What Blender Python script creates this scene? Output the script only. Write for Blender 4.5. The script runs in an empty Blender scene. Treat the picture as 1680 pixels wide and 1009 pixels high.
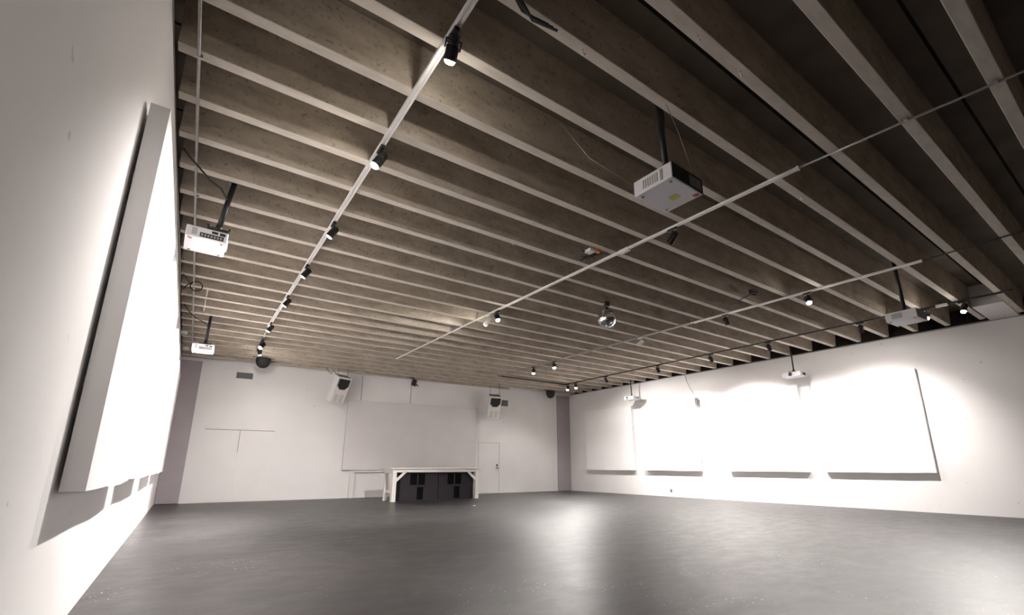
import bpy, bmesh, math, random
from mathutils import Vector, Matrix
random.seed(7)
S = bpy.context.scene
COL = S.collection

# ---------------------------------------------------------------- camera
cam_data = bpy.data.cameras.new('camera')
cam = bpy.data.objects.new('camera', cam_data)
COL.objects.link(cam)
S.camera = cam
cam_data.sensor_width = 36.0
cam_data.sensor_fit = 'HORIZONTAL'
cam_data.lens = 760.95 / 1680 * 36
cam_data.shift_x = (840 - 855.275) / 1680
cam_data.shift_y = (568.93 - 504.5) / 1680
cam_data.clip_start = 0.02
cam.location = (0, 0, 1.0)
cam.rotation_euler = (math.radians(90) + 0.251788, 0, -0.614081)

# ---------------------------------------------------------------- world, exposure
W = bpy.data.worlds.new('world')
S.world = W
W.use_nodes = True
W.node_tree.nodes['Background'].inputs[0].default_value = (1, .95, .9, 1)
W.node_tree.nodes['Background'].inputs[1].default_value = 0.0
S.view_settings.view_transform = 'Standard'
S.view_settings.look = 'None'
S.view_settings.gamma = 1.0
S.view_settings.exposure = 2.72
S.cycles.max_bounces = 10
S.cycles.diffuse_bounces = 8
S.cycles.use_denoising = True
LAMP_GAIN = 1 / 5.7

# ---------------------------------------------------------------- room measures (metres)
XL, XRF, XRN, ZC = -0.513, 13.51, 13.77, 4.03      # left wall, right wall far/near, underside of joists
YFR, YFL = 15.513, 16.381                          # far wall at the right and at the left corner
YN = -2.6
ZD = 4.47                                          # underside of the roof deck
JY0, JS = 3.752, 0.57165


def xr(y):                                         # right wall plane
    return XRF + (XRN - XRF) * (YFR - y) / (YFR - 1.5)


def yf(x):                                         # far wall plane
    return YFR + (YFL - YFR) * (XRF - x) / (XRF - XL)


FAR_ANG = math.atan2(YFR - YFL, XRF - XL)
RIGHT_ANG = math.atan2(-(XRN - XRF), (YFR - 1.5))


# ---------------------------------------------------------------- materials
def mat(name, col, rough=0.6, metal=0.0, var=0.0, scale=8.0, bump=0.0, col2=None, emit=0.0, spec=0.5, stretch=None, detail=6):
    m = bpy.data.materials.new(name)
    m.use_nodes = True
    nt = m.node_tree
    b = nt.nodes['Principled BSDF']
    b.inputs['Base Color'].default_value = (*col, 1)
    b.inputs['Roughness'].default_value = rough
    b.inputs['Metallic'].default_value = metal
    b.inputs['Specular IOR Level'].default_value = spec
    if emit:
        b.inputs['Emission Color'].default_value = (*col, 1)
        b.inputs['Emission Strength'].default_value = emit
    tc = nt.nodes.new('ShaderNodeTexCoord')
    mp = nt.nodes.new('ShaderNodeMapping')
    nt.links.new(tc.outputs['Object'], mp.inputs['Vector'])
    if stretch:
        mp.inputs['Scale'].default_value = stretch
    n = nt.nodes.new('ShaderNodeTexNoise')
    n.inputs['Scale'].default_value = scale
    n.inputs['Detail'].default_value = detail
    nt.links.new(mp.outputs['Vector'], n.inputs['Vector'])
    r = nt.nodes.new('ShaderNodeValToRGB')
    c2 = col2 or tuple(max(0, c * (1 - var)) for c in col)
    r.color_ramp.elements[0].color = (*c2, 1)
    r.color_ramp.elements[0].position = 0.35
    r.color_ramp.elements[1].color = (*col, 1)
    r.color_ramp.elements[1].position = 0.65
    nt.links.new(n.outputs['Fac'], r.inputs['Fac'])
    if var or col2:
        nt.links.new(r.outputs['Color'], b.inputs['Base Color'])
    if bump:
        bp = nt.nodes.new('ShaderNodeBump')
        bp.inputs['Strength'].default_value = bump
        bp.inputs['Distance'].default_value = 0.01
        nt.links.new(n.outputs['Fac'], bp.inputs['Height'])
        nt.links.new(bp.outputs['Normal'], b.inputs['Normal'])
    return m


M = {}
M['wall'] = mat('painted_wall', (.79, .766, .764), .75, var=.04, scale=1.2, bump=.05)


def add_specks(m, scale, lo, hi, dark):
    nt = m.node_tree
    b = nt.nodes['Principled BSDF']
    src = b.inputs['Base Color'].links[0].from_socket
    g = nt.nodes.new('ShaderNodeNewGeometry')
    n = nt.nodes.new('ShaderNodeTexNoise'); n.inputs['Scale'].default_value = scale; n.inputs['Detail'].default_value = 1.5
    nt.links.new(g.outputs['Position'], n.inputs['Vector'])
    r = nt.nodes.new('ShaderNodeValToRGB')
    r.color_ramp.elements[0].position = lo; r.color_ramp.elements[0].color = (*dark, 1)
    r.color_ramp.elements[1].position = hi; r.color_ramp.elements[1].color = (1, 1, 1, 1)
    nt.links.new(n.outputs['Fac'], r.inputs['Fac'])
    x = nt.nodes.new('ShaderNodeMix'); x.data_type = 'RGBA'; x.blend_type = 'MULTIPLY'; x.inputs[0].default_value = 1
    nt.links.new(src, x.inputs[6]); nt.links.new(r.outputs['Color'], x.inputs[7])
    nt.links.new(x.outputs[2], b.inputs['Base Color'])


add_specks(M['wall'], 9, .225, .255, (.78, .76, .75))
M['panel'] = mat('white_fabric_panel', (.84, .82, .815), .9, var=.03, scale=3, bump=.03, spec=.2)
M['panel_grey'] = mat('pale_grey_fabric', (.70, .665, .67), .95, var=.04, scale=2, bump=.03, spec=.2)
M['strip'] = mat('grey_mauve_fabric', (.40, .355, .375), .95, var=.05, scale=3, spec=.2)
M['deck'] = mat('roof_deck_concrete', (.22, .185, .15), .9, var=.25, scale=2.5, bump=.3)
M['near_wall_dark'] = mat('added_dark_near_wall', (.10, .095, .09), .95, var=.2, scale=3, spec=.1)  # invented dark finish for the unseen near wall, keeps the near room dim
M['void'] = mat('recess_shade_and_seam', (.035, .028, .025), .95, var=.3, scale=5, bump=.4, spec=.1)  # shade of the recesses above the walls put into the colour; also deck seams
M['black'] = mat('black_metal', (.012, .012, .013), .45, var=.2, scale=20)
M['black_matt'] = mat('black_plastic', (.016, .016, .018), .7, var=.2, scale=20)
M['white_metal'] = mat('white_enamel_metal', (.78, .76, .75), .4, var=.03, scale=10)
M['steel'] = mat('galvanised_steel', (.42, .40, .39), .4, metal=.6, var=.15, scale=30)
M['white_plastic'] = mat('white_plastic', (.66, .65, .68), .5, var=.03, scale=8)
M['grey_plastic'] = mat('grey_plastic', (.30, .29, .29), .6, var=.06, scale=8)
M['sub'] = mat('dark_carpeted_cabinet', (.040, .034, .040), .9, var=.35, scale=60, bump=.3, spec=.2)
M['port'] = mat('port_darkness', (.004, .004, .004), .95, spec=.1)
M['table'] = mat('white_painted_wood', (.74, .71, .68), .6, var=.07, scale=6, bump=.15, stretch=(1, 6, 6))
M['door'] = mat('painted_door', (.785, .760, .757), .6, var=.03, scale=2, bump=.04)
M['seam'] = mat('shadow_gap', (.20, .18, .17), .9)
M['glass'] = mat('lens_glass', (.03, .03, .035), .08, spec=.8)
M['chrome'] = mat('mirror_glass', (.9, .9, .9), .04, metal=1.0)
M['yellow'] = mat('yellow_label', (.55, .50, .06), .6, var=.15, scale=60)
M['red'] = mat('red_label', (.65, .05, .07), .6)
M['orange'] = mat('orange_connector', (.75, .16, .04), .5)
M['lens'] = mat('lamp_lens_lit', (1.0, .93, .82), .3, emit=60)
M['cable'] = mat('black_rubber_cable', (.012, .011, .011), .6, var=.2, scale=30)
M['clip_grey'] = mat('dark_grey_plastic', (.055, .05, .048), .6)
M['cream'] = mat('cream_plastic', (.62, .60, .55), .5, var=.03)


def concrete():
    m = bpy.data.materials.new('cast_concrete_joist')
    m.use_nodes = True
    nt = m.node_tree
    b = nt.nodes['Principled BSDF']
    b.inputs['Roughness'].default_value = .85
    b.inputs['Specular IOR Level'].default_value = .25
    g = nt.nodes.new('ShaderNodeNewGeometry')
    mp = nt.nodes.new('ShaderNodeMapping')
    mp.inputs['Scale'].default_value = (1.2, 1, 3)
    nt.links.new(g.outputs['Position'], mp.inputs['Vector'])
    n = nt.nodes.new('ShaderNodeTexNoise'); n.inputs['Scale'].default_value = 2.2; n.inputs['Detail'].default_value = 9; n.inputs['Roughness'].default_value = .65
    nt.links.new(mp.outputs['Vector'], n.inputs['Vector'])
    r = nt.nodes.new('ShaderNodeValToRGB')
    r.color_ramp.elements[0].color = (.34, .288, .228, 1); r.color_ramp.elements[0].position = .3
    r.color_ramp.elements[1].color = (.55, .485, .405, 1); r.color_ramp.elements[1].position = .7
    nt.links.new(n.outputs['Fac'], r.inputs['Fac'])
    # pitting
    n2 = nt.nodes.new('ShaderNodeTexNoise'); n2.inputs['Scale'].default_value = 26; n2.inputs['Detail'].default_value = 3
    nt.links.new(g.outputs['Position'], n2.inputs['Vector'])
    r2 = nt.nodes.new('ShaderNodeValToRGB')
    r2.color_ramp.elements[0].color = (.62, .6, .58, 1); r2.color_ramp.elements[0].position = .27
    r2.color_ramp.elements[1].color = (1, 1, 1, 1); r2.color_ramp.elements[1].position = .42
    nt.links.new(n2.outputs['Fac'], r2.inputs['Fac'])
    mx = nt.nodes.new('ShaderNodeMix'); mx.data_type = 'RGBA'; mx.blend_type = 'MULTIPLY'; mx.inputs[0].default_value = 1
    nt.links.new(r.outputs['Color'], mx.inputs[6]); nt.links.new(r2.outputs['Color'], mx.inputs[7])
    nt.links.new(mx.outputs[2], b.inputs['Base Color'])
    bp = nt.nodes.new('ShaderNodeBump'); bp.inputs['Strength'].default_value = .35; bp.inputs['Distance'].default_value = .01
    nt.links.new(n2.outputs['Fac'], bp.inputs['Height']); nt.links.new(bp.outputs['Normal'], b.inputs['Normal'])
    return m


M['concrete'] = concrete()
M['joist_foot'] = mat('pale_joist_soffit', (.60, .54, .475), .8, var=.14, scale=9, bump=.15, stretch=(.6, 2, 2))  # undersides coloured paler than the joist sides


def floor_mat():
    m = bpy.data.materials.new('dark_painted_concrete_floor')
    m.use_nodes = True
    nt = m.node_tree
    b = nt.nodes['Principled BSDF']
    b.inputs['Specular IOR Level'].default_value = .36
    g = nt.nodes.new('ShaderNodeNewGeometry')

    def noise(scale, det, sc=(1, 1, 1), rot=0, rough=.6, dist=0):
        mp = nt.nodes.new('ShaderNodeMapping'); mp.inputs['Scale'].default_value = sc; mp.inputs['Rotation'].default_value = (0, 0, rot)
        nt.links.new(g.outputs['Position'], mp.inputs['Vector'])
        n = nt.nodes.new('ShaderNodeTexNoise'); n.inputs['Scale'].default_value = scale; n.inputs['Detail'].default_value = det
        n.inputs['Roughness'].default_value = rough; n.inputs['Distortion'].default_value = dist
        nt.links.new(mp.outputs['Vector'], n.inputs['Vector'])
        return n.outputs['Fac']

    def ramp(sock, p0, c0, p1, c1):
        r = nt.nodes.new('ShaderNodeValToRGB')
        r.color_ramp.elements[0].position = p0; r.color_ramp.elements[0].color = (*c0, 1)
        r.color_ramp.elements[1].position = p1; r.color_ramp.elements[1].color = (*c1, 1)
        nt.links.new(sock, r.inputs['Fac'])
        return r.outputs['Color']

    def mix(fac, a, c, mode='MIX'):
        x = nt.nodes.new('ShaderNodeMix'); x.data_type = 'RGBA'; x.blend_type = mode
        if isinstance(fac, float):
            x.inputs[0].default_value = fac
        else:
            nt.links.new(fac, x.inputs[0])
        for s, i in ((a, 6), (c, 7)):
            if isinstance(s, tuple):
                x.inputs[i].default_value = (*s, 1)
            else:
                nt.links.new(s, x.inputs[i])
        return x.outputs[2]
    base = ramp(noise(.8, 10, (1, 1.6, 1), .5), .3, (.017, .0155, .016), .7, (.033, .030, .0305))
    streak = ramp(noise(3.0, 8, (.35, 4, 1), .55, .7, .6), .56, (0, 0, 0), .74, (1, 1, 1))
    c = mix(streak, base, (.06, .056, .055))
    scr = ramp(noise(5, 2, (.25, 6, 1), 1.15, .5, 1.2), .655, (0, 0, 0), .67, (1, 1, 1))
    scr2 = ramp(noise(4, 2, (6, .25, 1), .35, .5, 1.5), .665, (0, 0, 0), .68, (1, 1, 1))
    fine = ramp(noise(28, 6, (1, 1, 1), 0, .75), .58, (0, 0, 0), .70, (1, 1, 1))
    c = mix(mix(1.0, mix(1.0, scr, scr2, 'ADD'), fine, 'MULTIPLY'), c, (.20, .185, .18))
    speck = ramp(noise(34, 2, (1, 1, 1), 0, .5), .675, (0, 0, 0), .70, (1, 1, 1))
    gate = ramp(noise(.9, 2, (1, 1, 1), 1.0), .50, (0, 0, 0), .62, (1, 1, 1))
    sg = mix(1.0, speck, gate, 'MULTIPLY')
    c = mix(sg, c, (.55, .50, .48))
    nt.links.new(c, b.inputs['Base Color'])
    rr = ramp(noise(3.2, 11, (.8, 1.4, 1), .5, .75), .3, (.34, .34, .34), .72, (.45, .45, .45))
    nt.links.new(rr, b.inputs['Roughness'])
    bp = nt.nodes.new('ShaderNodeBump'); bp.inputs['Strength'].default_value = .03; bp.inputs['Distance'].default_value = .006
    nt.links.new(noise(16, 8, (1, 1, 1), 0, .6), bp.inputs['Height'])
    nt.links.new(bp.outputs['Normal'], b.inputs['Normal'])
    return m


M['floor'] = floor_mat()


# ---------------------------------------------------------------- mesh helpers
def bx(bm, x0, x1, y0, y1, z0, z1, mi=0, rot=None):
    vs = [bm.verts.new(v) for v in ((x0, y0, z0), (x1, y0, z0), (x1, y1, z0), (x0, y1, z0), (x0, y0, z1), (x1, y0, z1), (x1, y1, z1), (x0, y1, z1))]
    if rot is not None:
        for v in vs:
            v.co = rot @ v.co
    fs = []
    for f in ((0, 3, 2, 1), (4, 5, 6, 7), (0, 1, 5, 4), (1, 2, 6, 5), (2, 3, 7, 6), (3, 0, 4, 7)):
        fc = bm.faces.new([vs[i] for i in f]); fc.material_index = mi; fs.append(fc)
    return vs


def hexa(bm, pts, mi=0):
    vs = [bm.verts.new(p) for p in pts]
    for f in ((0, 3, 2, 1), (4, 5, 6, 7), (0, 1, 5, 4), (1, 2, 6, 5), (2, 3, 7, 6), (3, 0, 4, 7)):
        fc = bm.faces.new([vs[i] for i in f]); fc.material_index = mi
    return vs


def frame_of(d):
    d = Vector(d).normalized()
    a = Vector((0, 0, 1)) if abs(d.z) < .9 else Vector((1, 0, 0))
    u = d.cross(a).normalized()
    return u, d.cross(u).normalized()


def tube(bm, pts, r, seg=8, mi=0, cap=True):
    pts = [Vector(p) for p in pts]
    rings = []
    rs = r if isinstance(r, (list, tuple)) else [r] * len(pts)
    u = None
    for i, p in enumerate(pts):
        d = (pts[min(i + 1, len(pts) - 1)] - pts[max(i - 1, 0)])
        if d.length < 1e-9:
            d = Vector((0, 0, 1))
        d.normalize()
        if u is None:
            u, v = frame_of(d)
        else:
            u = (u - d * u.dot(d)).normalized(); v = d.cross(u)
        rings.append([bm.verts.new(p + (u * math.cos(2 * math.pi * k / seg) + v * math.sin(2 * math.pi * k / seg)) * rs[i]) for k in range(seg)])
    for a, b in zip(rings, rings[1:]):
        for k in range(seg):
            f = bm.faces.new((a[k], a[(k + 1) % seg], b[(k + 1) % seg], b[k])); f.material_index = mi; f.smooth = True
    if cap:
        for rg in (rings[0], rings[-1]):
            f = bm.faces.new(rg); f.material_index = mi
    return rings


def lathe(bm, prof, seg=24, mi=0, mtx=None):
    """prof: list of (r, z) revolved about Z"""
    rings = []
    for r, z in prof:
        if r < 1e-6:
            co = Vector((0, 0, z)); co = mtx @ co if mtx else co
            rings.append([bm.verts.new(co)])
        else:
            rg = []
            for k in range(seg):
                co = Vector((r * math.cos(2 * math.pi * k / seg), r * math.sin(2 * math.pi * k / seg), z))
                rg.append(bm.verts.new(mtx @ co if mtx else co))
            rings.append(rg)
    for a, b in zip(rings, rings[1:]):
        for k in range(seg):
            if len(a) == 1 and len(b) == 1:
                continue
            if len(a) == 1:
                f = bm.faces.new((a[0], b[(k + 1) % seg], b[k]))
            elif len(b) == 1:
                f = bm.faces.new((a[k], a[(k + 1) % seg], b[0]))
            else:
                f = bm.faces.new((a[k], a[(k + 1) % seg], b[(k + 1) % seg], b[k]))
            f.material_index = mi; f.smooth = True


def obj(name, bm, mats, parent=None, bevel=0.0, loc=None, rot=None):
    me = bpy.data.meshes.new(name)
    bmesh.ops.recalc_face_normals(bm, faces=bm.faces)
    bm.to_mesh(me); bm.free()
    for m in (mats if isinstance(mats, (list, tuple)) else [mats]):
        me.materials.append(M[m] if isinstance(m, str) else m)
    o = bpy.data.objects.new(name, me)
    COL.objects.link(o)
    if parent:
        o.parent = parent
    if loc:
        o.location = loc
    if rot:
        o.rotation_euler = rot
    if bevel:
        b = o.modifiers.new('bevel', 'BEVEL'); b.width = bevel; b.segments = 2; b.limit_method = 'ANGLE'
    return o


def tag(o, label, cat, group=None, kind=None):
    o['label'] = label; o['category'] = cat
    if group:
        o['group'] = group
    if kind:
        o['kind'] = kind
    return o


def thing(name, label, cat, loc=(0, 0, 0), rot=(0, 0, 0), group=None):
    o = bpy.data.objects.new(name, None)
    o.empty_display_size = .1
    COL.objects.link(o)
    o.location = loc; o.rotation_euler = rot
    return tag(o, label, cat, group)


def struct(name, bm, mats, parent=None, **k):
    o = obj(name, bm, mats, parent, **k)
    if not parent:
        o['kind'] = 'structure'
    return o


def new():
    return bmesh.new()


# ================================================================= STRUCTURE
# floor
bm = new()
bx(bm, XL - .3, 14.6, YN - .2, 16.8, -.15, 0)
struct('floor', bm, 'floor')

# left wall; recess above it coloured near black for its shade
bm = new()
bx(bm, XL - .12, XL, YN, 16.7, 0, ZC)
wl = struct('wall_left', bm, 'wall')
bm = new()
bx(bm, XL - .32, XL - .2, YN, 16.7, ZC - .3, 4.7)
obj('shaded_recess', bm, 'void', wl)
# right wall (slightly skewed in plan)
bm = new()
ya, yb = YN, 16.7
hexa(bm, [(xr(ya), ya, 0), (xr(ya) + .12, ya, 0), (xr(yb) + .12, yb, 0), (xr(yb), yb, 0),
          (xr(ya), ya, ZC - .005), (xr(ya) + .12, ya, ZC - .005), (xr(yb) + .12, yb, ZC - .005), (xr(yb), yb, ZC - .005)])
wr = struct('wall_right', bm, 'wall')
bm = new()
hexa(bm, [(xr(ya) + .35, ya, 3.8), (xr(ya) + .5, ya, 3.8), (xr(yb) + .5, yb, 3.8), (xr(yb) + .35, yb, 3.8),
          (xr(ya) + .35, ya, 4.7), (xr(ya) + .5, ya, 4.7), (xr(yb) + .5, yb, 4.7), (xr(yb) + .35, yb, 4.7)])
obj('shaded_recess', bm, 'void', wr)  # back of the recess, darkness of the gap painted on
# far wall
bm = new()
xa, xb = XL - .3, 14.1
hexa(bm, [(xa, yf(xa), 0), (xb, yf(xb), 0), (xb, yf(xb) + .15, 0), (xa, yf(xa) + .15, 0),
          (xa, yf(xa), ZD + .1), (xb, yf(xb), ZD + .1), (xb, yf(xb) + .15, ZD + .1), (xa, yf(xa) + .15, ZD + .1)])
struct('wall_far', bm, 'wall')
# unseen wall behind the camera, given a dark finish to cut bounce light
bm = new()
bx(bm, XL - .3, 14.2, YN - .15, YN, 0, ZD + .1)
struct('wall_near', bm, 'near_wall_dark')

# roof deck and its ribs
bm = new()
bx(bm, XL - .4, 14.6, YN - .2, 16.9, ZD, ZD + .15)
# seams between the precast units (every second rib)
for k in range(-11, 23):
    if k % 2 == 0:
        y = JY0 + (k + .5) * JS
        bx(bm, XL - .2, 14.2, y - .012, y + .012, ZD - .006, ZD + .01, 1)
ceil = struct('ceiling', bm, ['deck', 'void'])
for k in range(-11, 22):
    y = JY0 + k * JS
    x0, x1 = -.485, 13.475 + random.uniform(-.015, .015)
    if y + .1 > yf(6):
        x1 = min(x1, XRF - (y + .1 - YFR) / (YFL - YFR) * (XRF - XL))
        if x1 < 1:
            continue
    bm = new()
    wb, wt = .05, .085
    jog = random.uniform(1, 12)
    rb = [(x0, random.uniform(-.004, .004))]
    n = 6
    # underside as its own strip, slightly stepped where formwork met
    prev = None
    for i in range(n + 1):
        x = x0 + (x1 - x0) * i / n
        w = wb + random.uniform(-.003, .003)
        ring = [bm.verts.new((x, y - w, ZC)), bm.verts.new((x, y + w, ZC)), bm.verts.new((x, y + wt, ZD)), bm.verts.new((x, y - wt, ZD))]
        if prev:
            for a in range(4):
                f = bm.faces.new((prev[a], prev[(a + 1) % 4], ring[(a + 1) % 4], ring[a]))
                f.material_index = 1 if a == 0 else 0
        else:
            bm.faces.new(ring)
        prev = ring
    bm.faces.new(prev)
    obj('joist', bm, ['concrete', 'joist_foot'], ceil, bevel=.006)

# boxed bulkhead between two joists by the right wall
bm = new()
bx(bm, 12.3, 14.0, 1.53, 1.97, ZC + .01, ZD)
o = struct('trim_1', bm, 'wall')
# dark strips drawn for the vertical seams in the far wall above the screen
tn = 2
for px, z0, z1 in ((4.62, 3.18, 4.03), (6.35, 3.18, 4.03)):
    bm = new()
    bx(bm, px - .008, px + .008, -.006, .004, z0, z1)
    for v in bm.verts:
        v.co.y += yf(px)
    struct('trim_%d' % tn, bm, 'seam'); tn += 1


def on_far(x, off, z):
    """point on the far wall, off metres in front of it"""
    return Vector((x, yf(x) - off, z))


def far_box(bm, x0, x1, z0, z1, t, mi=0, base=-.004):
    hexa(bm, [(x0, yf(x0) - t, z0), (x1, yf(x1) - t, z0), (x1, yf(x1) - base, z0), (x0, yf(x0) - base, z0),
              (x0, yf(x0) - t, z1), (x1, yf(x1) - t, z1), (x1, yf(x1) - base, z1), (x0, yf(x0) - base, z1)], mi)


def right_box(bm, y0, y1, z0, z1, t, mi=0, base=-.004):
    hexa(bm, [(xr(y0) - t, y0, z0), (xr(y0) - base, y0, z0), (xr(y1) - base, y1, z0), (xr(y1) - t, y1, z0),
              (xr(y0) - t, y0, z1), (xr(y0) - base, y0, z1), (xr(y1) - base, y1, z1), (xr(y1) - t, y1, z1)], mi)


# double doors flush in the far wall
bm = new()
far_box(bm, .37, 1.22, .02, 2.03, .010)
far_box(bm, 1.235, 2.12, .02, 2.03, .010)
d = struct('door_1', bm, 'door')
bm = new()
far_box(bm, .35, 2.14, 2.032, 2.046, .014)
far_box(bm, 1.222, 1.233, 1.40, 2.03, .012)
obj('door_gap', bm, 'seam', d)
# single door with a handle
bm = new()
far_box(bm, 9.13, 10.02, .02, 1.87, .010)
d2 = struct('door_2', bm, 'door')
bm = new()
far_box(bm, 9.115, 10.035, 1.872, 1.880, .012)
far_box(bm, 10.022, 10.030, .02, 1.87, .012)
obj('door_gap', bm, 'seam', d2)
bm = new()
c = on_far(9.93, .035, .93)
mt = Matrix.Translation(c) @ Matrix.Rotation(math.radians(90), 4, 'X')
lathe(bm, [(0, -.03), (.045, -.03), (.045, -.018), (.018, -.012), (.018, .02), (.04, .03), (.045, .045), (.035, .06), (0, .065)], 16, 0, mt)
obj('door_knob', bm, 'chrome', d2)
bm = new()
far_box(bm, 9.90, 9.96, 1.0, 1.07, .03)
obj('latch_plate', bm, 'black', d2)

# ================================================================= WALL PANELS
def fabric_panel(name, w, h, t, label, cat, group, material='panel', wave=.012, seed=0, cloth=True):
    """panel lying in its own XZ plane, back at y=0, front at y=-t, lower left corner at the origin"""
    rnd = random.Random(seed)
    nx, nz = 28, 26
    bm = new()
    p1, p2, p3 = rnd.uniform(0, 6), rnd.uniform(0, 6), rnd.uniform(0, 6)

    def edge(u):
        return wave * (math.sin(u * 5.1 + p1) + .5 * math.sin(u * 11.3 + p2)) if cloth else 0
    front, back = [], []
    for j in range(nz + 1):
        fr, bk = [], []
        for i in range(nx + 1):
            u, v = i / nx, j / nz
            x = u * w; z = v * h
            z += edge(u) * (1 - v) ** 6
            ripple = wave * .35 * math.sin(u * 17 + p3 + .8 * math.sin(v * 3)) * (1 - .5 * v) if cloth else 0
            rim = min(u, 1 - u, v * h / w, (1 - v) * h / w) * w
            pil = -t - ripple * min(1, rim / .1)
            fr.append(bm.verts.new((x, pil, z))); bk.append(bm.verts.new((x, 0, z)))
        front.append(fr); back.append(bk)
    for j in range(nz):
        for i in range(nx):
            f = bm.faces.new((front[j][i], front[j][i + 1], front[j + 1][i + 1], front[j + 1][i])); f.smooth = True
            bm.faces.new((back[j][i], back[j + 1][i], back[j + 1][i + 1], back[j][i + 1]))
    cp = lambda v: bm.verts.new(v.co)

    def strip(A, B):
        A = [cp(v) for v in A]; B = [cp(v) for v in B]
        for k in range(len(A) - 1):
            bm.faces.new((A[k], A[k + 1], B[k + 1], B[k]))
    strip([front[j][0] for j in range(nz + 1)], [back[j][0] for j in range(nz + 1)])
    strip([back[j][nx] for j in range(nz + 1)], [front[j][nx] for j in range(nz + 1)])
    strip(back[0], front[0])
    strip(front[nz], back[nz])
    root = thing(name, label, cat, group=group)
    obj('fabric_face', bm, material, root)
    # timber battens that hold it off the wall
    for zz in (.25 * h, .8 * h):
        bm = new()
        bx(bm, .12, w - .12, 0, .021, zz - .03, zz + .03)
        obj('batten', bm, 'table', root)
    return root


# left wall: local +x runs along -Y ... so rotate +90 deg: local x -> +Y, local -y -> +X
LP = [(3.30, 5.58, 'white fabric wall panel nearest the camera on the left wall, its grey end in shade'),
      (5.98, 8.30, 'white fabric panel on the left wall, second from the camera'),
      (9.25, 11.60, 'white fabric panel on the left wall, third from the camera'),
      (12.0, 14.3, 'white fabric panel on the left wall, farthest from the camera beside the grey corner')]
for i, (a, b, lb) in enumerate(LP):
    o = fabric_panel('acoustic_panel', b - a, 2.32, .10, lb, 'wall panel', 'white panels on the left wall', seed=i + 3, wave=.007)
    o.location = (XL + .022, a, .87)
    o.rotation_euler = (0, 0, math.radians(90))
    # (the local frame: x -> +Y, -y -> +X)
RP = [(11.93, 14.40, 'white panel on the right wall, nearest the far corner and half in shade'),
      (9.20, 11.42, 'brightly lit white panel on the right wall with a cable down its edge'),
      (6.00, 8.28, 'brightly lit white panel on the right wall, left of the hanging white projector'),
      (3.39, 5.64, 'rightmost white panel on the right wall, with a dark outer edge')]
for i, (a, b, lb) in enumerate(RP):
    o = fabric_panel('acoustic_panel', b - a, 2.36, .10, lb, 'wall panel', 'white panels on the right wall', seed=i + 13, wave=.003)
    o.location = (xr(b) - .022, b, .85)
    o.rotation_euler = (0, 0, math.radians(-90) + RIGHT_ANG * -1)
# big screen board on the far wall
o = fabric_panel('screen_board', 4.75, 2.27, .10, 'wide pale grey board mounted on the far wall behind the white table', 'screen', None, material='panel_grey', seed=40, wave=.001, cloth=False)
o.location = (4.20, yf(4.20) - .022, .875)
o.rotation_euler = (0, 0, FAR_ANG)

# grey strips in both far corners, each of two sheets
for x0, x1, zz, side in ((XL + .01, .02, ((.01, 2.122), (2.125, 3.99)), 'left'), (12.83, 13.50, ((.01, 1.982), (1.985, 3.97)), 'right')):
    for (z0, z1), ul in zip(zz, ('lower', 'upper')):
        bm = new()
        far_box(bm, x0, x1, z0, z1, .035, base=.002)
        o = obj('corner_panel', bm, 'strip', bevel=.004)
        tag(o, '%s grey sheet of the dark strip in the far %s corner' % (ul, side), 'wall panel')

# white timber post and rail under the left end of the board
t = thing('timber_frame', 'white timber post and rail under the left end of the grey board', 'frame')
bm = new(); far_box(bm, 4.46, 4.60, 0, .80, .09, base=.005); obj('post', bm, 'table', t, bevel=.004)
bm = new(); far_box(bm, 4.46, 8.6, .80, .86, .09, base=.005); obj('rail', bm, 'table', t, bevel=.004)

# ventilation grilles
for x0, x1, z0, z1, lb in ((.93, 1.33, 3.60, 3.75, 'dark ventilation grille high on the far wall left of the white speakers'),
                           (10.06, 10.38, 3.36, 3.57, 'small square ventilation grille beside the right-hand hanging speaker')):
    t = thing('vent_grille', lb, 'vent')
    bm = new()
    far_box(bm, x0, x1, z0, z1, .006)
    obj('backing', bm, 'black_matt', t)
    bm = new()
    far_box(bm, x0 - .02, x1 + .02, z1, z1 + .02, .018); far_box(bm, x0 - .02, x1 + .02, z0 - .02, z0, .018)
    far_box(bm, x0 - .02, x0, z0, z1, .018); far_box(bm, x1, x1 + .02, z0, z1, .018)
    obj('frame', bm, 'grey_plastic', t)
    bm = new()
    n = 9
    for i in range(1, n):
        x = x0 + (x1 - x0) * i / n
        far_box(bm, x - .006, x + .006, z0, z1, .014)
    for i in range(1, 5):
        z = z0 + (z1 - z0) * i / 5
        far_box(bm, x0, x1, z - .004, z + .004, .014)
    obj('slat', bm, 'grey_plastic', t)

# sockets
bm = new(); right_box(bm, 10.44, 10.53, .15, .26, .012, base=0)
t = thing('wall_socket', 'small grey socket low on the right wall under the panels', 'socket')
obj('faceplate', bm, 'grey_plastic', t, bevel=.003)
bm = new(); right_box(bm, 10.465, 10.505, .175, .205, .016, base=-.011 + .0); obj('outlet', bm, 'black_matt', t)
t = thing('wall_socket', 'small white socket low on the left wall', 'socket')
bm = new(); bx(bm, XL, XL + .012, 8.6, 8.72, .20, .31); obj('faceplate', bm, 'cream', t, bevel=.003)
bm = new(); bx(bm, XL + .011, XL + .015, 8.63, 8.69, .23, .26); obj('outlet', bm, 'grey_plastic', t)


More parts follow.
